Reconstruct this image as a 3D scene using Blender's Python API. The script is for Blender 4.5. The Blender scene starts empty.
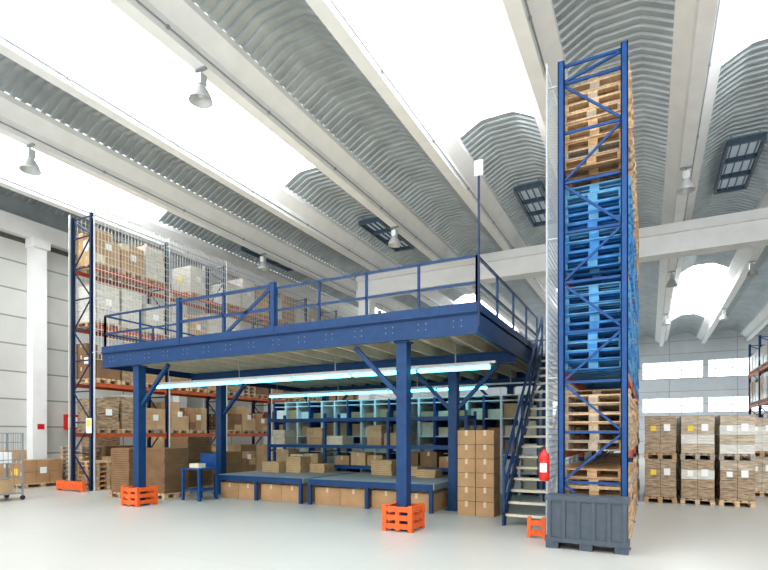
import bpy, math, random
from mathutils import Vector, Matrix
random.seed(7)
S=bpy.context.scene
# ---------------------------------------------------------------- materials
def mat(name,col,rough=.6,metal=0,noise=0,nscale=8,emit=0,stretch=(1,1,1),bump=0,spec=.4):
    m=bpy.data.materials.new(name); m.use_nodes=True
    nt=m.node_tree; b=nt.nodes['Principled BSDF']
    c=(col[0],col[1],col[2],1)
    b.inputs['Base Color'].default_value=c
    b.inputs['Roughness'].default_value=rough; b.inputs['Metallic'].default_value=metal
    b.inputs['Specular IOR Level'].default_value=spec
    if emit:
        b.inputs['Emission Color'].default_value=c; b.inputs['Emission Strength'].default_value=emit
    tc=nt.nodes.new('ShaderNodeTexCoord'); mp=nt.nodes.new('ShaderNodeMapping')
    mp.inputs['Scale'].default_value=stretch
    n=nt.nodes.new('ShaderNodeTexNoise'); n.inputs['Scale'].default_value=nscale; n.inputs['Detail'].default_value=5
    nt.links.new(tc.outputs['Object'],mp.inputs[0]); nt.links.new(mp.outputs[0],n.inputs[0])
    if noise:
        r=nt.nodes.new('ShaderNodeValToRGB')
        r.color_ramp.elements[0].position=.3; r.color_ramp.elements[1].position=.7
        r.color_ramp.elements[0].color=(*[x*(1-noise) for x in col],1)
        r.color_ramp.elements[1].color=(*[min(1,x*(1+noise)) for x in col],1)
        nt.links.new(n.outputs['Fac'],r.inputs[0]); nt.links.new(r.outputs[0],b.inputs['Base Color'])
    if bump:
        bp=nt.nodes.new('ShaderNodeBump'); bp.inputs['Strength'].default_value=bump
        nt.links.new(n.outputs['Fac'],bp.inputs['Height']); nt.links.new(bp.outputs[0],b.inputs['Normal'])
    return m
M={}
M['blue']=mat('steel_blue_paint',(.005,.038,.125),.45,noise=.18,spec=.3)
M['bblue']=mat('rack_bright_blue',(.006,.055,.20),.45,noise=.18,spec=.3)
M['navy']=mat('rack_navy',(.008,.022,.07),.45,noise=.1,spec=.3)
M['orange']=mat('safety_orange',(.80,.11,.015),.45,noise=.18,nscale=14)
M['beamor']=mat('rack_beam_orange',(.50,.09,.025),.45,noise=.15)
M['concrete']=mat('precast_concrete',(.90,.90,.885),.85,noise=.04,nscale=2,bump=.03)
M['steel']=mat('galvanised_sheet',(.40,.44,.455),.36,metal=.4,noise=.15,nscale=1.5)
M['sky']=mat('skylight_translucent',(.93,.97,1.0),.5,emit=7.0)
M['tube']=mat('fluorescent_tube',(.13,.82,1.0),.3,emit=6)
M['white']=mat('white_enamel',(.8,.8,.8),.4,noise=.03)
M['lampm']=mat('spun_aluminium',(.62,.64,.64),.35,metal=.3,noise=.05)
M['cart1']=mat('cardboard_a',(.42,.24,.115),.8,noise=.15,nscale=3)
M['cart2']=mat('cardboard_b',(.54,.35,.18),.8,noise=.15,nscale=3)
M['cart3']=mat('cardboard_c',(.22,.12,.055),.8,noise=.2,nscale=3)
M['cream']=mat('cream_carton',(.76,.68,.50),.7,noise=.08)
M['wrap']=mat('stretch_wrap_goods',(.66,.63,.56),.22,noise=.22,nscale=5,stretch=(1,1,6))
M['wrapb']=mat('stretch_wrap_brown',(.34,.235,.14),.22,noise=.55,nscale=5,stretch=(1,1,5))
M['wrapc']=mat('stretch_wrap_tan',(.47,.37,.26),.22,noise=.4,nscale=6,stretch=(1,1,5))
M['tape']=mat('parcel_tape',(.66,.50,.30),.3)
M['label']=mat('paper_label',(.9,.9,.88),.6)
M['yellow']=mat('yellow_label',(.9,.65,.05),.5)
M['wood']=mat('pallet_pine',(.46,.27,.13),.75,noise=.35,nscale=6,stretch=(1,5,5))
M['wood2']=mat('pallet_pine_light',(.64,.44,.25),.75,noise=.25,nscale=6,stretch=(5,1,5))
M['wood3']=mat('pallet_weathered',(.40,.32,.24),.8,noise=.3,nscale=6,stretch=(5,1,5))
M['pblue']=mat('pallet_blue_paint',(.02,.17,.43),.6,noise=.3,nscale=6)
M['pblue2']=mat('pallet_blue_worn',(.09,.29,.50),.65,noise=.3,nscale=6)
M['wire']=mat('wire_galvanised',(.70,.72,.72),.4,metal=.2)
M['wired']=mat('wire_dull',(.45,.48,.5),.5,metal=.2)
M['bolt']=mat('zinc_bolt',(.22,.27,.34),.4,metal=.4)
M['grey']=mat('dark_grey_plastic',(.06,.078,.10),.5,noise=.12)
M['mgrey']=mat('mid_grey_steel',(.34,.37,.39),.35,metal=.5,noise=.08)
M['red']=mat('extinguisher_red',(.65,.02,.015),.25)
M['black']=mat('black_rubber',(.02,.02,.02),.5)
M['ply']=mat('deck_chipboard',(.66,.58,.43),.7,noise=.08,nscale=5)
M['vent']=mat('vent_dark_blue',(.03,.05,.075),.4,noise=.15)
M['ventf']=mat('vent_frame',(.06,.10,.15),.4,noise=.15)
M['ventg']=mat('vent_glass_sky_glow',(.30,.36,.40),.3,emit=.5)  # weak emission stands in for sky light through the vent glass
M['gapshade']=mat('recess_shade_colour',(.10,.09,.08),.8,noise=.2)  # near-black colour that paints in the shade of gaps and recesses

# floor: smooth power-floated screed with faint saw-cut joints
fm=mat('polished_concrete_floor',(.45,.44,.405),.34,noise=.035,nscale=.35,spec=.45)
nt=fm.node_tree; b=nt.nodes['Principled BSDF']
for n in nt.nodes:
    if n.type=='TEX_NOISE': n.inputs['Detail'].default_value=2
tc=[n for n in nt.nodes if n.type=='TEX_COORD'][0]; rampn=[n for n in nt.nodes if n.type=='VALTORGB'][0]
br=nt.nodes.new('ShaderNodeTexBrick'); br.offset=0; br.inputs['Scale'].default_value=1; br.inputs['Brick Width'].default_value=5.5
br.inputs['Row Height'].default_value=5.5; br.inputs['Mortar Size'].default_value=.008
br.inputs['Color1'].default_value=(1,1,1,1); br.inputs['Color2'].default_value=(.985,.985,.985,1); br.inputs['Mortar'].default_value=(.86,.86,.84,1)
nt.links.new(tc.outputs['Object'],br.inputs[0])
mx=nt.nodes.new('ShaderNodeMixRGB'); mx.blend_type='MULTIPLY'; mx.inputs[0].default_value=1
nt.links.new(rampn.outputs[0],mx.inputs[1]); nt.links.new(br.outputs[0],mx.inputs[2]); nt.links.new(mx.outputs[0],b.inputs['Base Color'])
M['floor']=fm
def wallmat(name,ax,col,row=1.0,width=6.6,mort=.03):
    m=mat(name,col,.85); nt=m.node_tree; b=nt.nodes['Principled BSDF']
    tc=[n for n in nt.nodes if n.type=='TEX_COORD'][0]
    sp=nt.nodes.new('ShaderNodeSeparateXYZ'); cb=nt.nodes.new('ShaderNodeCombineXYZ')
    nt.links.new(tc.outputs['Object'],sp.inputs[0])
    nt.links.new(sp.outputs[ax],cb.inputs[0]); nt.links.new(sp.outputs[2],cb.inputs[1])
    br=nt.nodes.new('ShaderNodeTexBrick'); br.inputs['Scale'].default_value=1
    br.inputs['Brick Width'].default_value=width; br.inputs['Row Height'].default_value=row
    br.inputs['Mortar Size'].default_value=mort; br.offset=0
    br.inputs['Color1'].default_value=(*col,1); br.inputs['Color2'].default_value=(*[c*.93 for c in col],1)
    br.inputs['Mortar'].default_value=(*[c*.45 for c in col],1)
    nz=[n for n in nt.nodes if n.type=='TEX_NOISE'][0]; nz.inputs['Scale'].default_value=1.3
    mr=nt.nodes.new('ShaderNodeMapRange'); mr.inputs[3].default_value=.88; mr.inputs[4].default_value=1.1
    mx=nt.nodes.new('ShaderNodeMixRGB'); mx.blend_type='MULTIPLY'; mx.inputs[0].default_value=1
    nt.links.new(nz.outputs['Fac'],mr.inputs[0])
    nt.links.new(cb.outputs[0],br.inputs[0]); nt.links.new(br.outputs[0],mx.inputs[1]); nt.links.new(mr.outputs[0],mx.inputs[2])
    nt.links.new(mx.outputs[0],b.inputs['Base Color'])
    return m
M['wallY']=wallmat('wall_panels_side',1,(.62,.62,.58))
M['wallX']=wallmat('wall_panels_end',0,(.72,.76,.80),row=1.1,width=5,mort=.02)

# ---------------------------------------------------------------- mesh builder
class MB:
    def __init__(s): s.v=[];s.f=[];s.m=[];s.mats=[];s.sm=[]
    def mi(s,k):
        if k not in s.mats: s.mats.append(k)
        return s.mats.index(k)
    def add(s,vs,fs,k,smooth=False):
        o=len(s.v); s.v+=[tuple(v) for v in vs]; i=s.mi(k)
        for f in fs: s.f.append([o+a for a in f]); s.m.append(i); s.sm.append(smooth)
    def box(s,x0,x1,y0,y1,z0,z1,k):
        s.add([(x0,y0,z0),(x1,y0,z0),(x1,y1,z0),(x0,y1,z0),(x0,y0,z1),(x1,y0,z1),(x1,y1,z1),(x0,y1,z1)],
          [(0,3,2,1),(4,5,6,7),(0,1,5,4),(1,2,6,5),(2,3,7,6),(3,0,4,7)],k)
    def bar(s,p0,p1,w,h,k):
        p0=Vector(p0);p1=Vector(p1);d=(p1-p0).normalized()
        up=Vector((0,0,1)) if abs(d.z)<.95 else Vector((0,1,0))
        a=d.cross(up).normalized()*w/2; c=d.cross(a).normalized()*h/2
        vs=[p+q for p in (p0,p1) for q in (-a-c,a-c,a+c,-a+c)]
        s.add(vs,[(3,2,1,0),(4,5,6,7),(0,1,5,4),(1,2,6,5),(2,3,7,6),(3,0,4,7)],k)
    def cyl(s,p0,p1,r,k,n=10,r2=None):
        p0=Vector(p0);p1=Vector(p1);d=(p1-p0).normalized();r2=r if r2 is None else r2
        up=Vector((0,0,1)) if abs(d.z)<.95 else Vector((0,1,0))
        a=d.cross(up).normalized();c=d.cross(a).normalized()
        vs=[]
        for i in range(n):
            t=2*math.pi*i/n; q=a*math.cos(t)+c*math.sin(t)
            vs.append(p0+q*r);vs.append(p1+q*r2)
        s.add(vs,[(2*i,2*((i+1)%n),2*((i+1)%n)+1,2*i+1) for i in range(n)],k,True)
        s.add([vs[2*i] for i in range(n)],[tuple(range(n))[::-1]],k); s.add([vs[2*i+1] for i in range(n)],[tuple(range(n))],k)
    def lathe(s,cx,cy,prof,k,n=20):
        vs=[];fs=[]
        for r,z in prof:
            for i in range(n):
                t=2*math.pi*i/n; vs.append((cx+r*math.cos(t),cy+r*math.sin(t),z))
        for j in range(len(prof)-1):
            for i in range(n):
                a=j*n+i;b=j*n+(i+1)%n; fs.append((a,b,b+n,a+n))
        s.add(vs,fs,k,True)
    def build(s,name):
        xs=[v[0] for v in s.v];ys=[v[1] for v in s.v];zs=[v[2] for v in s.v]
        o=Vector(((min(xs)+max(xs))/2,(min(ys)+max(ys))/2,min(zs)))
        me=bpy.data.meshes.new(name)
        me.from_pydata([(v[0]-o.x,v[1]-o.y,v[2]-o.z) for v in s.v],[],s.f)
        for k in s.mats: me.materials.append(M[k])
        me.polygons.foreach_set('material_index',s.m); me.polygons.foreach_set('use_smooth',s.sm)
        me.update()
        ob=bpy.data.objects.new(name,me); ob.location=o; S.collection.objects.link(ob)
        return ob

R=random.random
def pallet(mb,x0,y0,z,w=.8,l=1.2,k='wood',alongY=False,jit=0):
    W,L=(w,l) if alongY else (l,w)
    x0+=(R()-.5)*jit; y0+=(R()-.5)*jit
    k2=k
    if k=='wood':
        k2=random.choice(['wood','wood2','wood2','wood3']); k=random.choice(['wood','wood2','wood3'])
    elif k=='pblue':
        k2=random.choice(['pblue','pblue','pblue2']); k=random.choice(['pblue','pblue2'])
    if alongY:
        for i in range(3):
            c=x0+.05+(W-.1)*i/2
            mb.box(c-.05,c+.05,y0,y0+L,z,z+.02,k2)
            for j in range(3):
                d=y0+.07+(L-.14)*j/2; mb.box(c-.05,c+.05,d-.07,d+.07,z+.02,z+.1,k)
        for j in range(3):
            d=y0+.07+(L-.14)*j/2; mb.box(x0,x0+W,d-.07,d+.07,z+.1,z+.121,k2)
        for i in range(5):
            c=x0+.06+(W-.12)*i/4; mb.box(c-.055,c+.055,y0,y0+L,z+.122,z+.144,k2)
    else:
        for i in range(3):
            c=y0+.05+(L-.1)*i/2
            mb.box(x0,x0+W,c-.05,c+.05,z,z+.02,k2)
            for j in range(3):
                d=x0+.07+(W-.14)*j/2; mb.box(d-.07,d+.07,c-.05,c+.05,z+.02,z+.1,k)
        for j in range(3):
            d=x0+.07+(W-.14)*j/2; mb.box(d-.07,d+.07,y0,y0+L,z+.1,z+.121,k2)
        for i in range(5):
            c=y0+.06+(L-.12)*i/4; mb.box(x0,x0+W,c-.055,c+.055,z+.122,z+.144,k2)
def carton(mb,x0,x1,y0,y1,z0,z1,k,tape=True):
    g=.006
    mb.box(x0+g,x1-g,y0+g,y1-g,z0+.001,z1-g,k)
    if tape:
        c=(x0+x1)/2; mb.box(c-.03,c+.03,y0+g-.002,y1-g+.002,z1-g,z1-g+.002,'tape')
        mb.box(c-.03,c+.03,y0+g-.002,y0+g,z1-.12,z1-g,'tape')
def load(mb,x0,x1,y0,y1,z,h,kinds,pal=True,label=True):
    if pal: 
        pallet(mb,x0,y0,z,w=min(x1-x0,y1-y0),l=max(x1-x0,y1-y0),alongY=(y1-y0)>(x1-x0)); z+=.146; h-=.146
    k=random.choice(kinds)
    if k=='wood':
        for i in range(max(1,int(h/.146))): pallet(mb,x0,y0,z+i*.146,w=min(x1-x0,y1-y0),l=max(x1-x0,y1-y0),alongY=(y1-y0)>(x1-x0),jit=.03)
        return
    nz=random.choice([2,3,4]);nx=random.choice([2,3]);ny=random.choice([2,3])
    if k in('wrap','wrapb','wrapc'):
        for i in range(nz):
            e=(R())*.025; mb.box(x0+.02+e,x1-.02-e,y0+.02+e,y1-.02-e,z+h*i/nz+.004,z+h*(i+1)/nz,k)
        if R()<.5: mb.box(x0+.1,x1-.1,y0+.1,y1-.1,z+h,z+h+.06,random.choice(['cart2','wrap']))
    else:
        for a in range(nx):
            for b_ in range(ny):
                hh=nz if R()<.8 else nz-1
                for c in range(hh):
                    kk=k if R()<.7 else random.choice(kinds)
                    if kk in('wrap','wrapb','wrapc','wood'): kk='cart2'
                    carton(mb,x0+(x1-x0)*a/nx,x0+(x1-x0)*(a+1)/nx,y0+(y1-y0)*b_/ny,y0+(y1-y0)*(b_+1)/ny,z+h*c/nz,z+h*(c+1)/nz,kk)
    if label and R()<.6:
        yy=(y0+y1)/2; zz=z+h*.55
        mb.box(x1-.01,x1+.012,yy-.1,yy+.1,zz-.1,zz+.1,'label'); 
    if label and R()<.5:
        xx=(x0+x1)/2; mb.box(xx-.1,xx+.1,y0-.004,y0+.03,z+h*.5-.1,z+h*.5+.1,random.choice(['label','yellow']))

# ---------------------------------------------------------------- room shell
ZB=9.5
BX=[-21.1,-17.95,-14.8,-11.65,-8.5,-5.35,-2.2,.95,4.1,7.25,10.4,13.55]
Y0,Y1=-9,52
XL,XR=-20.5,13.6
mb=MB(); mb.box(XL-.3,XR+.3,Y0,Y1+.3,-.2,0,'floor'); mb.build('floor')
mb=MB(); mb.box(XL-.3,XL,Y0,Y1,0,8.75,'wallY'); mb.build('wall_left')
mb=MB(); mb.box(XR,XR+.3,Y0,Y1,0,11.2,'wallY'); mb.build('wall_right')
mb=MB()
mb.box(XL-.3,XR+.3,Y1,Y1+.3,0,3.6,'wallX');mb.box(XL-.3,XR+.3,Y1,Y1+.3,4.9,6.6,'wallX');mb.box(XL-.3,XR+.3,Y1,Y1+.3,8.1,11.3,'wallX')
for x in [XL-.3+i*5.02 for i in range(8)]:
    mb.box(x-.2,min(x+.2,XR+.3),Y1-.02,Y1+.3,3.6,4.9,'wallX'); mb.box(x-.2,min(x+.2,XR+.3),Y1-.02,Y1+.3,6.6,8.1,'wallX')
mb.build('wall_back')
M['winglow']=mat('frosted_window',(.80,.92,1.0),.4,emit=2.2)
for i,(za,zb) in enumerate([(3.6,4.9),(6.6,8.1)]):
    mb=MB(); mb.box(XL,XR,Y1+.12,Y1+.16,za,zb,'winglow')
    x=XL+.5
    while x<XR: mb.box(x-.03,x+.03,Y1+.06,Y1+.12,za,zb,'mgrey'); x+=1.25
    mb.box(XL,XR,Y1+.06,Y1+.12,za,za+.06,'mgrey');mb.box(XL,XR,Y1+.06,Y1+.12,(za+zb)/2-.02,(za+zb)/2+.02,'mgrey')
    mb.build('window_%d'%(i+1))
mb=MB(); mb.box(XL-.3,XL+.25,Y0,Y1,8.95,9.6,'concrete'); mb.box(XL-.3,XL-.05,Y0,Y1,8.75,8.95,'gapshade'); mb.box(XL-.3,XL-.02,Y0,Y1,9.6,10.6,'steel'); mb.build('trim_eave_beam')  # dark strip between wall and beam paints the shade of the gap
for y in [-2,4.6,11.2,17.8,24.4]:
    mb=MB(); mb.box(XL+.005,XL+.4,y-.25,y+.25,0,8.6,'concrete'); mb.box(XL+.005,XL+.55,y-.3,y+.3,8.6,8.94,'concrete'); mb.build('wall_pillar')
for bx in BX:
    mb=MB()
    prof=[(-.15,ZB),(.15,ZB),(.17,ZB+.30),(.50,ZB+.58),(.50,ZB+.74),(-.50,ZB+.74),(-.50,ZB+.58),(-.17,ZB+.30)]
    n=len(prof)
    vs=[(bx+p[0],y,p[1]) for y in (Y0,Y1-.03) for p in prof]
    mb.add(vs,[(i,(i+1)%n,(i+1)%n+n,i+n)[::-1] for i in range(n)]+[tuple(range(n)),tuple(range(2*n-1,n-1,-1))],'concrete')
    mb.cyl((bx+.19,Y0,ZB+.12),(bx+.19,Y1-.1,ZB+.12),.018,'mgrey',6)
    y=Y0+1
    while y<Y1: mb.box(bx+.14,bx+.215,y-.03,y+.03,ZB+.09,ZB+.15,'mgrey'); y+=3
    mb.build('roof_beam')
# folded (trapezoidal) ribbed roof sheets with skylight bays
mb=MB()
PR=[(0,0),(.03,.03),(.16,.19),(.29,.335),(.34,.35),(.5,.35),(.66,.35),(.71,.335),(.84,.19),(.97,.03),(1,0)]
NS=len(PR)-1
def arc(a,b): return [(a+(b-a)*t, ZB+.72+z) for t,z in PR]
skmb=MB()
for bi in range(len(BX)-1):
    a,b=BX[bi]+.48,BX[bi+1]-.48; pts=arc(a,b)
    sky=(bi%2==1)
    rng=[(Y0,14.2,1),(14.2,31.5,0),(31.5,44,1),(44,Y1,0)] if sky else [(Y0,Y1,0)]
    for ya,yb,s_ in rng:
        if s_:
            nn=int((yb-ya)/1.2)
            for j in range(nn):
                y_a=ya+(yb-ya)*j/nn; y_b=ya+(yb-ya)*(j+1)/nn-.03
                skmb.add([(p[0],y,p[1]) for y in (y_a,y_b) for p in pts],[(i,i+1,i+NS+2,i+NS+1) for i in range(NS)],'sky')
        else:
            ys=[];P=.25;y=ya
            while y<yb-.001:
                for fr,o in ((0,0),(.45,0),(.55,.055),(.90,.055)):
                    if y+fr*P<=yb: ys.append((y+fr*P,o))
                y+=P
            ys.append((yb,0))
            vs=[(p[0],yy,p[1]+o) for yy,o in ys for p in pts]
            fs=[(j*(NS+1)+i,j*(NS+1)+i+1,(j+1)*(NS+1)+i+1,(j+1)*(NS+1)+i) for j in range(len(ys)-1) for i in range(NS)]
            mb.add(vs,fs,'steel')
mb.build('ceiling'); skmb.build('ceiling_skylight')
for bi in (1,3,5,7,9):
    c=(BX[bi]+BX[bi+1])/2
    yv=18.3
    mb=MB(); w=.45; z0=ZB+.76; L=3.4
    for dx in (-w,w): mb.box(c+dx-.04,c+dx+.04,yv,yv+L,z0,z0+.16,'ventf')
    for dy in (0,L/3,2*L/3,L): mb.box(c-w-.03,c+w+.03,yv+dy-.04,yv+dy+.04,z0-.01,z0+.16,'ventf')
    mb.box(c-w,c+w,yv,yv+L,z0+.14,z0+.17,'ventg')
    for k in range(4):
        x=c-w+.22*k+.12; mb.bar((x,yv+.05,z0+.08),(x,yv+L-.05,z0+.08),.02,.08,'ventf')
    for dx in(-w+.1,w-.1):
        for dy in (.1,L-.1): mb.box(c+dx-.02,c+dx+.02,yv+dy-.02,yv+dy+.02,z0+.17,z0+.33,'mgrey')
    mb.build('roof_vent')
mb=MB()
mb.box(-12.7,XR-.02,21.75,22.45,8.4,8.75,'concrete');mb.box(-12.7,XR-.02,21.88,22.32,8.75,9.15,'concrete');mb.box(-12.7,XR-.02,21.75,22.45,9.15,ZB-.005,'concrete')
mb.build('roof_girder')
for x in (-12.3,9):
    mb=MB(); mb.box(x-.3,x+.3,21.8,22.4,0,8.2,'concrete'); mb.box(x-.4,x+.4,21.7,22.5,8.2,8.395,'concrete'); mb.build('concrete_column')
def lamp(x,y):
    mb=MB(); z=9.0
    mb.cyl((x,y,z+.36),(x,y,ZB-.002),.015,'mgrey',8)
    mb.box(x-.15,x+.15,y-.04,y+.04,ZB-.04,ZB-.004,'mgrey')
    mb.box(x-.09,x+.09,y-.09,y+.09,z+.14,z+.36,'lampm')
    mb.lathe(x,y,[(.07,z+.15),(.12,z+.08),(.19,z-.02),(.235,z-.14),(.25,z-.2),(.235,z-.19),(.18,z-.03),(.1,z+.08),(0.001,z+.1)],'lampm')
    mb.lathe(x,y,[(.001,z-.12),(.05,z-.1),(.06,z-.03),(.03,z+.06)],'white',12)
    mb.build('high_bay_lamp')
for bx in (BX[2],BX[4],BX[7],BX[8]):
    for y in (8,17.4,28.2,38): lamp(bx,y)

# ---------------------------------------------------------------- mezzanine
XA,XB=-12.2,-2.52; YF=8.3; YB=16.8; DT=3.78
mb=MB()
def chan(mb,x0,x1,y,z0,z1,face=-1):
    mb.box(x0,x1,y-.005,y+.01,z0,z1,'blue'); mb.box(x0,x1,y-.06 if face<0 else y,y if face<0 else y+.06,z1-.03,z1,'blue'); mb.box(x0,x1,y-.06 if face<0 else y,y if face<0 else y+.06,z0,z0+.03,'blue')
chan(mb,XA,XB,YF,3.37,DT-.02)
chan(mb,XA,XB,YB,3.37,DT-.02,1)
for x in (XA,XB-.02):
    mb.box(x,x+.02,YF,YB,3.37,DT-.02,'blue'); mb.box(x-.03,x+.05,YF,YB,3.37,3.4,'blue')
for i in range(15):
    x=XA+.35+i*(XB-XA-.7)/14
    for dx in (-.07,.07):
        for z in (3.52,3.62): mb.cyl((x+dx,YF-.02,z),(x+dx,YF-.004,z),.011,'bolt',6)
x=XA+.3
while x<XB-.1:
    mb.box(x-.03,x+.03,YF+.02,YB-.02,3.5,3.72,'ply'); x+=.62
mb.box(XA,XB,YF-.02,YB+.02,3.725,DT,'ply')
mb.box(XA-.01,XB+.01,YF-.03,YF-.021,DT-.07,DT+.12,'blue')
mb.box(XB+.001,XB+.012,YF-.03,13.5,DT-.02,DT+.12,'blue')
rows=[8.42,11.1,16.5]; cols=[-10.99,-3.93]
for yr in rows[1:]:
    mb.box(XA+.03,XB-.03,yr-.02,yr+.02,3.26,3.5,'blue')
    mb.box(XA+.03,XB-.03,yr-.09,yr+.09,3.24,3.27,'blue');mb.box(XA+.03,XB-.03,yr-.09,yr+.09,3.47,3.499,'blue')
def col(mb,x,y,top):
    mb.box(x-.1,x+.1,y-.1,y-.085,0.02,top,'blue');mb.box(x-.1,x+.1,y+.085,y+.1,0.02,top,'blue')
    mb.box(x-.02,x+.02,y-.086,y+.086,.02,top,'blue');mb.box(x-.1,x-.085,y-.09,y+.09,.02,top,'blue') ;mb.box(x+.085,x+.1,y-.09,y+.09,.02,top,'blue')
    mb.box(x-.17,x+.17,y-.17,y+.17,0,.02,'blue')
    mb.box(x-.14,x+.14,y-.12,y+.12,top-.03,top,'blue')
for yr in rows:
    for cx in cols:
        top=3.37 if yr==rows[0] else 3.24
        col(mb,cx,yr,top)
        for sgn in (-1,1):
            if cx==cols[0] and sgn<0: continue
            if yr==rows[0] and cx==cols[1] and sgn>0: continue
            mb.bar((cx+sgn*.1,yr,top-.95),(cx+sgn*1.0,yr,top-.03),.08,.08,'blue')
col(mb,-7.5,rows[2],3.24)
def rail(p0,p1,step,z=DT):
    p0=Vector(p0);p1=Vector(p1);L=(p1-p0).length;n=max(1,round(L/step))
    for i in range(n+1):
        p=p0+(p1-p0)*i/n; mb.bar((p.x,p.y,z),(p.x,p.y,z+.9),.04,.04,'blue')
    for zz in (.45,.9): mb.bar((p0.x,p0.y,z+zz),(p1.x,p1.y,z+zz),.04,.04,'blue')
yy=YF+.04
rail((XA+.03,yy,0),(-9.55,yy,0),1.3); rail((-6.75,yy,0),(XB-.03,yy,0),1.1)
rail((XB-.03,yy,0),(XB-.03,13.5,0),1.3); rail((XB-.03,14.8,0),(XB-.03,YB,0),1.0); rail((XA+.03,yy,0),(XA+.03,YB,0),1.4)
rail((XA+.03,YB-.05,0),(XB-.03,YB-.05,0),1.4)
for x in (-9.5,-6.8): mb.bar((x,yy-.03,DT),(x,yy-.03,DT+1.02),.10,.10,'blue')
for zz in (.08,.48,.95): mb.bar((-9.45,yy-.03,DT+zz),(-6.85,yy-.03,DT+zz),.05,.06,'blue')
mb.bar((-8.15,yy-.03,DT),(-8.15,yy-.03,DT+.95),.05,.05,'blue')
mb.bar((-8.15,yy-.03,DT+.05),(-6.85,yy-.03,DT+.93),.05,.06,'blue')
mb.build('mezzanine_platform')
mb=MB(); mb.bar((XB+.03,YF-.05,DT-.3),(XB+.03,YF-.05,6.0),.03,.03,'navy'); mb.box(XB-.04,XB+.10,YF-.075,YF-.03,5.95,6.2,'label'); mb.build('sign_pole')
for y,z,xa in ((9.7,3.02,-12.0),(14.25,3.05,-11.8)):
    mb=MB(); x=xa
    mb.box(xa,-2.6,y-.03,y+.03,z+.05,z+.09,'white')
    while x+1.5<-2.5:
        mb.box(x,x+1.5,y-.08,y+.08,z+.01,z+.05,'white')
        for dy in(-.045,.045): mb.cyl((x+.02,y+dy,z-.03),(x+1.48,y+dy,z-.03),.03,'tube',8)
        x+=1.56
    for xx in (-11.5,-9,-6.2,-3.4): mb.bar((xx,y,z+.09),(xx,y,3.499),.02,.02,'mgrey')
    mb.build('fluorescent_light_row')
mb=MB(); sx0,sx1=-2.45,-1.62; sy0,sy1=9.7,13.55; N=17
for i in range(N):
    y=sy0+(sy1-sy0)*i/N; z=DT*(i+1)/(N+1)
    mb.box(sx0+.04,sx1-.04,y,y+.26,z-.035,z,'mgrey'); mb.box(sx0+.04,sx1-.04,y-.005,y+.012,z-.045,z+.004,'cream')
for x in (sx0+.02,sx1-.02):
    a=Vector((x,sy0-.05,.14));c=Vector((x,sy1,DT-.08)); mb.bar(a,c,.03,.24,'blue')
    mb.box(x-.02,x+.02,sy0-.12,sy0+.06,0,.2,'blue')
    for i in range(6):
        p=a.lerp(c,i/5); mb.bar(p,p+Vector((0,0,.98)),.04,.04,'blue')
    for h in (.5,.98): mb.bar(a+Vector((0,0,h)),c+Vector((0,0,h)),.045,.045,'blue')
mb.box(sx0,sx1,sy1,14.75,DT-.08,DT-.005,'mgrey')
for yy in (sy1+.1,14.65):
    for x in (sx0+.05,sx1-.05): mb.bar((x,yy,0),(x,yy,DT-.08),.08,.08,'blue')
for yy in (sy1+.1,14.7): mb.bar((sx1-.02,yy,DT-.05),(sx1-.02,yy,DT+.9),.045,.045,'blue')
for h in (.45,.9): mb.bar((sx1-.02,sy1,DT+h),(sx1-.02,14.72,DT+h),.045,.045,'blue'); mb.bar((sx1,14.7,DT+h),(sx0,14.7,DT+h),.045,.045,'blue')
mb.build('steel_staircase')

def guard(x,y,w=.50,h=.46):
    mb=MB(); t=.04
    for dx in (-1,1):
        for dy in (-1,1): mb.box(x+dx*w/2-t,x+dx*w/2+t,y+dy*w/2-t,y+dy*w/2+t,0,h,'orange')
    for i in range(3):
        z=.05+i*(h-.1)/2.4
        for dy in (-1,1): mb.box(x-w/2,x+w/2,y+dy*w/2-.03,y+dy*w/2+.03,z,z+.09,'orange')
        for dx in (-1,1): mb.box(x+dx*w/2-.03,x+dx*w/2+.03,y-w/2,y+w/2,z,z+.09,'orange')
    for dy in (-1,1): mb.bar((x,y+dy*w/2,.02),(x,y+dy*w/2,h-.02),.08,.05,'orange')
    mb.build('column_guard')
guard(-10.99,8.42);guard(-3.93,8.42)

# ---------------------------------------------------------------- racks
def rack(x0,x1,ys,H,levels,cu,cb,pitch=.95):
    mb=MB()
    for y in ys:
        for x in (x0+.05,x1-.05):
            mb.box(x-.05,x+.05,y-.045,y-.03,.01,H,cu);mb.box(x-.05,x-.035,y-.045,y+.045,.01,H,cu);mb.box(x+.035,x+.05,y-.045,y+.045,.01,H,cu)
            mb.box(x-.09,x+.09,y-.08,y+.08,0,.012,cu)
        z=.18;i=0
        while z<H-.1:
            mb.bar((x0+.08,y,z),(x1-.08,y,z),.03,.04,cu)
            z2=min(z+pitch,H-.08)
            if i%2: mb.bar((x0+.09,y,z+.03),(x1-.09,y,z2-.03),.03,.035,cu)
            else: mb.bar((x1-.09,y,z+.03),(x0+.09,y,z2-.03),.03,.035,cu)
            z+=pitch;i+=1
        mb.bar((x0+.08,y,H-.08),(x1-.08,y,H-.08),.03,.04,cu)
    for a,b in zip(ys[:-1],ys[1:]):
        for z in levels:
            for x in (x0+.05,x1-.05): mb.box(x-.03,x+.03,a+.05,b-.05,z-.12,z,cb)
            for y in (a+.052,b-.06): 
                for x in (x0+.05,x1-.05): mb.box(x-.045,x+.045,y-.005,y+.008,z-.2,z+.04,cb)
    return mb
def mesh_panel(mb,x,y0,y1,z0,z1,sy,sz,t,k='wire'):
    y=y0
    while y<=y1+.001: mb.box(x-t/2,x+t/2,y-t/2,y+t/2,z0,z1,k); y+=sy
    z=z0
    while z<=z1+.001: mb.box(x-t/2-.002,x+t/2-.002,y0,y1,z-t/2,z+t/2,k); z+=sz

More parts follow.
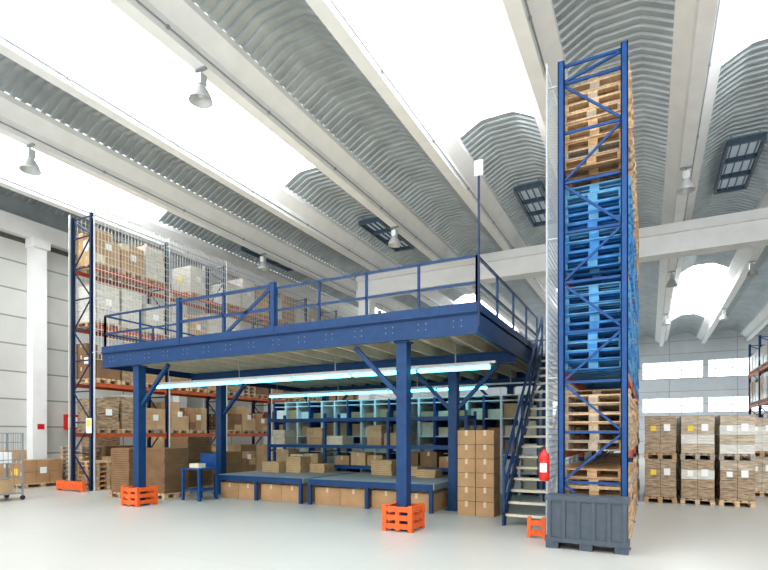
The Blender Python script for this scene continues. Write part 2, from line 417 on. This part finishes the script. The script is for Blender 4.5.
LX0,LX1=-16.05,-15.03; lys=[9.9+2.75*i for i in range(7)]; LL=[1.75,3.3,5.05,6.85]
mb=rack(LX0,LX1,lys,8.45,LL,'navy','beamor')
mesh_panel(mb,LX0-.14,9.9,lys[-1],3.3,8.6,.13,.13,.010)
for y in lys: mb.bar((LX0-.14,y,0),(LX0-.14,y,8.6),.04,.04,'wire')
mesh_panel(mb,LX1+.08,9.9,lys[-1],4.0,8.6,.115,.23,.013)
for y in lys:
    mb.bar((LX1+.08,y,0),(LX1+.08,y,8.6),.035,.035,'wire')
    for z in (4.2,8.3): mb.bar((LX1,y,z),(LX1+.08,y,z),.03,.03,'wire')
mb.build('pallet_rack')
for a in lys[:-1]:
    for li,z in enumerate([0]+LL):
        mb=MB()
        top=[1.4,1.2,1.35,1.4,1.4][li]
        for j in range(3):
            y=a+.12+j*.86
            if R()<.06: continue
            h=top*(.66+.34*R())
            load(mb,LX0+.0,LX1+.01,y,y+.8,z+.001,h,['wrap','wrap','wrap','cart2','cart1','cream'] if li>=3 else ['cart1','cart2','cart3','wrapb','wood'])
        if mb.v: mb.build('palletized_goods')
mb=MB(); 
for x in (-16.15,-14.95): mb.bar((x,9.55,.0),(x,9.55,.3),.1,.1,'orange')
mb.box(-16.1,-15.0,9.5,9.6,.05,.3,'orange'); mb.build('rack_end_guard')

RX0,RX1=-1.28,-.28; rys=[8.5,11.2,13.9,16.6]; RL=[1.45,2.72,4.30,5.9]
mb=rack(RX0,RX1,rys,7.55,RL,'bblue','beamor',pitch=.78)
mesh_panel(mb,-1.45,8.45,16.7,.1,7.6,.1,.1,.008,'wired')
for y in (8.5,11.2,13.9,16.6):
    mb.bar((-1.45,y,0),(-1.45,y,7.6),.03,.03,'wired')
    for z in (.6,2.6,4.8,7.2): mb.bar((-1.45,y,z),(RX0,y,z),.02,.02,'wired')
mb.build('pallet_rack')
for bi,a in enumerate(rys[:-1]):
    for li,z in enumerate([0]+RL):
        mb=MB()
        for j in range(3):
            y=a+.13+j*.86
            n=[8,6+(j%2),9,9,10+(j%2)][li]; k='pblue' if li in(2,3) else 'wood'
            for i in range(n): pallet(mb,-1.29,y,z+.002+i*.146,w=.8,l=1.02,k=k,jit=.05)
        mb.build('empty_pallet_stack')
mb=MB(); bx0,bx1,by0,by1=-1.4,-.25,8.02,8.4
mb.box(bx0+.03,bx1-.03,by0+.03,by1-.03,.1,.74,'grey')
mb.box(bx0,bx1,by0,by1,.72,.79,'grey'); mb.box(bx0,bx1,by0,by1,.1,.17,'grey')
for i in range(6):
    x=bx0+.06+i*(bx1-bx0-.12)/5
    mb.box(x-.025,x+.025,by0+.005,by1-.005,.17,.74,'grey')
for x in (bx0+.1,(bx0+bx1)/2,bx1-.1): mb.box(x-.09,x+.09,by0+.02,by1-.02,0,.1,'grey')
mb.build('plastic_pallet_box')
mb=MB(); ex,ey,ez=-1.46,8.32,.98
mb.lathe(ex,ey,[(.001,ez),(.07,ez+.005),(.08,ez+.03),(.08,ez+.36),(.07,ez+.42),(.03,ez+.46),(.025,ez+.5),(.001,ez+.5)],'red',18)
mb.box(ex-.02,ex+.02,ey-.03,ey+.03,ez+.5,ez+.53,'black'); mb.bar((ex,ey-.02,ez+.54),(ex+.03,ey-.12,ez+.57),.02,.015,'black'); mb.bar((ex,ey,ez+.53),(ex-.08,ey,ez+.5),.02,.02,'black')
mb.bar((ex-.08,ey,ez+.5),(ex-.1,ey,ez+.1),.02,.02,'black'); mb.box(ex-.05,ex+.05,ey-.083,ey-.078,ez+.14,ez+.28,'label')
mb.box(ex-.05,ex+.05,ey+.08,ey+.105,ez+.1,ez+.4,'red')
mb.build('fire_extinguisher')
mb=MB()
for dz in (.04,.2): mb.box(-1.78,-1.53,8.7,8.75,dz,dz+.09,'orange')
for x in(-1.77,-1.54): mb.box(x-.03,x+.03,8.69,8.76,0,.34,'orange')
mb.build('floor_guard')

rys2=[21.6+2.75*i for i in range(5)]
rack(4.6,5.6,rys2,6.4,[1.6,3.2,4.8],'bblue','beamor').build('pallet_rack')
for a in rys2[:-1]:
    for z,t in ((0,1.3),(1.6,1.3),(3.2,1.3),(4.8,1.2)):
        mb=MB()
        for j in range(3): load(mb,4.6,5.6,a+.12+j*.86,a+.92+j*.86,z+.001,t*(.75+.25*R()),['wrapb','wrap','cart2'])
        mb.build('palletized_goods')

for row,(yy,xs) in enumerate([(14.6,(-.12,.68,1.48)),(16.0,(-.12,.68,1.48)),(17.4,(-.12,.68,1.48,2.4)),(20.0,(.05,1.0))]):
    for x in xs:
        mb=MB()
        z=0; W=.72
        for t in range(2):
            pallet(mb,x,yy,z,w=W,l=1.2,alongY=True); z+=.146
            hh=.94 if t==0 else .92
            nzz=4; kb=random.choice(['wrapb','wrapb','wrapc'])
            for i in range(nzz):
                e=.01+.015*R(); k=kb if R()<.75 else random.choice(['wrap','wrapc'])
                for a in range(2):
                    for b_ in range(3):
                        mb.box(x+e+a*.348,x+e+a*.348+.342,yy+.02+b_*.387,yy+.02+b_*.387+.382,z+.003+i*hh/nzz,z+(i+1)*hh/nzz-.003,k)
            mb.box(x+.44,x+.58,yy+.006,yy+.03,z+.55,z+.72,'label'); mb.box(x+.15,x+.27,yy+.006,yy+.03,z+.55,z+.68,random.choice(['yellow','label']))
            mb.box(x+.01,x+W-.01,yy+.008,yy+1.18,z+hh+.002,z+hh+.008,'wrap')
            z+=hh+.012
        mb.build('wrapped_pallet')

# ---------------------------------------------------------------- under the mezzanine
ty0,ty1=10.38,13.0
mb=MB()
secs=[(-10.5,-7.6),(-7.4,-4.15)]
for a,b in secs:
    for y in (ty0,ty1): mb.box(a,b,y-.03,y+.03,.48,.62,'blue')
    for x in (a,b,(a+b)/2): mb.box(x-.025,x+.025,ty0,ty1,.5,.62,'mgrey')
    y=ty0+.08
    while y<ty1-.05:
        for q0,q1 in ((a+.04,(a+b)/2-.04),((a+b)/2+.04,b-.04)): mb.cyl((q0,y,.6),(q1,y,.6),.028,'mgrey',8)
        y+=.11
    for x in (a+.04,b-.04,(a+b)/2):
        for y in (ty0,(ty0+ty1)/2,ty1): mb.box(x-.04,x+.04,y-.04,y+.04,0,.5,'blue')
mb.build('roller_conveyor_table')
for a,b in secs:
    c=(a+b)/2
    for q0,q1 in ((a+.1,c-.06),(c+.06,b-.06)):
        mb=MB(); n=2
        for i in range(n):
            x0=q0+(q1-q0)*i/n; carton(mb,x0,x0+(q1-q0)/n,ty0+.1,ty0+1.1,.002,.40+.03*R(),'cart1')
        mb.build('carton_row')
mb=MB()
for x in (-10.9,-8.75,-6.6,-4.3):
    for y in (13.1,13.9): mb.box(x-.035,x+.035,y-.035,y+.035,0,2.35,'bblue')
    for z in (.4,1.2,2.2): mb.bar((x,13.1,z),(x,13.9,z),.03,.05,'bblue')
for z in (.8,1.4,2.2):
    for y in (13.1,13.9): mb.box(-10.9,-4.3,y-.03,y+.03,z-.1,z,'bblue')
    mb.box(-10.87,-4.33,13.13,13.87,z-.02,z-.005,'mgrey')
mb.build('picking_shelf')
mb=MB()
x=-10.8
while x<-4.9:
    w=.5+.3*R()
    if R()<.8:
        h=.25+.4*R(); n=int(h/.035); k=random.choice(['cart2','cart1','cream'])
        for i in range(n): o=(R()-.5)*.03; mb.box(x+.02+o,x+w-.02+o,13.15,13.8,1.4+i*h/n+.0005,1.4+(i+1)*h/n-.006,k)
    x+=w+.06
mb.build('flat_carton_stacks')
mb=MB(); x=-10.7
while x<-5:
    if R()<.75 and not any(x-.05<u<x+.55 for u in (-8.75,-6.6)): carton(mb,x,x+.5,13.2,13.75,.801,1.05+.2*R(),random.choice(['cart1','cart2','cream','cart3']))
    x+=.56
mb.build('shelf_cartons')
mb=MB()
for x,y,w,h in ((-9.9,11.6,.6,.35),(-9.2,11.8,.5,.45),(-6.6,12.1,.6,.4),(-5.9,12.2,.6,.3),(-8.6,12.1,.5,.25),(-5.2,11.9,.5,.2)):
    n=int(h/.05)
    for i in range(n): o=(R()-.5)*.03; mb.box(x+o,x+w+o,y,y+.5,.632+i*.05,.632+i*.05+.043,'cart2')
mb.build('folded_carton_piles')
mb=MB(); px0,px1,py=-12.0,-2.75,14.7
nc=18;w=(px1-px0)/nc
zs=[.1,.62,1.14,1.66,2.18,2.7]
for i in range(nc+1): mb.box(px0+i*w-.035,px0+i*w+.035,py,py+1.2,0,2.85,'white' if i%3 else 'bblue')
for z in zs+[2.85]: mb.box(px0,px1,py+.002,py+1.19,z-.03,z,'white')
mb.box(px0,px1,py+1.19,py+1.21,0,2.85,'gapshade')  # dark back sheet imitates the shade behind the cartons
for i in range(nc):
    for z in zs[:-1]:
        if R()<.85:
            mb.box(px0+i*w+.06,px0+(i+1)*w-.06,py+.05+.2*R(),py+1.1,z+.001,z+.2+.24*R(),random.choice(['cream','cream','cart2','cart1','label']))
mb.build('carton_flow_rack')
mb=MB()
for a in range(2):
    for c in range(6): carton(mb,-3.64+a*.40,-3.64+a*.40+.395,10.5,10.98,.002+c*.30,.30+c*.30,'cart1' if R()<.8 else 'cart2')
mb.build('carton_stack')
def flatstack(x0,x1,y0,y1,h,k='cart3'):
    mb=MB(); pallet(mb,x0,y0,0,w=min(x1-x0,y1-y0),l=max(x1-x0,y1-y0),alongY=(y1-y0)>(x1-x0))
    n=int((h-.15)/.06)
    for i in range(n):
        o=(R()-.5)*.04; mb.box(x0+.03+o,x1-.03+o,y0+.03,y1-.03,.147+i*.06,.147+i*.06+.052,k)
    mb.build('flat_cardboard_stack')
flatstack(-13.1,-12.3,9.1,9.95,1.38); flatstack(-12.1,-11.3,9.4,10.25,1.35)
flatstack(-12.9,-11.9,12.2,13.0,1.2,'cart1'); flatstack(-14.2,-13.3,11.5,12.4,1.0,'cart1'); flatstack(-12.8,-12.0,10.8,11.8,1.7,'cart3')
mb=MB(); x0,x1,y0,y1=-10.78,-10.2,9.55,10.15
for x in (x0,x1):
    for y in (y0,y1): mb.box(x-.03,x+.03,y-.03,y+.03,0,.8,'bblue')
mb.box(x0-.04,x1+.04,y0-.04,y1+.04,.8,.84,'bblue'); mb.box(x0,x1,y0,y1,.25,.28,'bblue'); 
mb.box(x0,x1,y1-.02,y1+.02,.84,1.2,'bblue'); mb.box(x0+.12,x1-.14,y0+.1,y0+.34,.842,.95,'cream')
mb.build('packing_bench')

# ---------------------------------------------------------------- left side
for x,y,h,ks in ((-19.3,8.7,1.2,['cart2','cart1']),(-18.2,9.2,.9,['cart1']),(-19.5,12.3,1.7,['cart2','wrapb']),(-18.3,12.0,1.3,['cart3']),(-19.4,14.0,1.2,['wrap','cart2']),(-18.0,14.3,1.6,['cart2']),(-19.4,16,1.9,['cart1'])):
    mb=MB(); load(mb,x,x+.8,y,y+1.2,.001,h,ks); mb.build('palletized_goods')
mb=MB()
for i in range(9): pallet(mb,-18.0,10.7,i*.146+.001,w=.8,l=1.2,k='wood',jit=.03)
mb.build('empty_pallet_stack')
mb=MB(); x0,x1,y0,y1=-15.35,-14.6,6.9,7.7
for x in (x0,x1):
    for y in (y0,y1): mb.bar((x,y,.16),(x,y,1.75),.035,.035,'mgrey'); mb.cyl((x-.02,y,.06),(x+.02,y,.06),.06,'black',12); mb.box(x-.015,x+.015,y-.02,y+.02,.1,.17,'mgrey')
for z in (.17,.6,1.05,1.5,1.74):
    for x in (x0,x1): mb.bar((x,y0,z),(x,y1,z),.02,.02,'mgrey')
    mb.bar((x0,y1,z),(x1,y1,z),.02,.02,'mgrey')
for z in (.17,.95): mb.box(x0,x1,y0,y1,z,z+.02,'mgrey')
for i in range(8):
    t=i/7
    for x in (x0,x1): mb.bar((x,y0+(y1-y0)*t,.17),(x,y0+(y1-y0)*t,1.74),.008,.008,'mgrey')
    mb.bar((x0+(x1-x0)*t,y1,.17),(x0+(x1-x0)*t,y1,1.74),.008,.008,'mgrey')
carton(mb,x0+.1,x1-.1,y0+.1,y1-.15,.191,.55,'cart2'); carton(mb,x0+.1,x1-.2,y0+.1,y1-.15,.971,1.25,'label',False)
mb.build('wire_cage_trolley')
mb=MB(); mb.box(XL+.401,XL+.415,11.05,11.4,1.75,2.15,'label'); mb.box(XL+.415,XL+.418,11.1,11.35,1.9,2.1,'red'); mb.build('wall_sign')
mb=MB(); mb.box(XL+.001,XL+.2,12.3,12.8,1.9,2.5,'red'); mb.box(XL+.2,XL+.205,12.36,12.74,2.0,2.4,'label'); mb.build('hose_cabinet')
mb=MB(); mb.box(-15.2,-14.95,9.80,9.812,1.75,2.2,'label'); mb.box(-15.17,-14.98,9.796,9.80,1.95,2.15,'yellow'); mb.build('rack_load_sign')

# ---------------------------------------------------------------- world, camera
w=bpy.data.worlds.new('overcast_sky'); S.world=w; w.use_nodes=True
bg=w.node_tree.nodes['Background']; bg.inputs[0].default_value=(.94,.97,1,1); bg.inputs[1].default_value=2.6
cam=bpy.data.cameras.new('camera'); co=bpy.data.objects.new('camera',cam); S.collection.objects.link(co)
co.location=(0,0,1.7); co.rotation_euler=(math.radians(90),0,math.radians(27.2))
cam.sensor_width=36; cam.lens=24.2; cam.shift_y=.195; cam.clip_end=300
S.camera=co
S.view_settings.view_transform='Standard'; S.view_settings.exposure=0
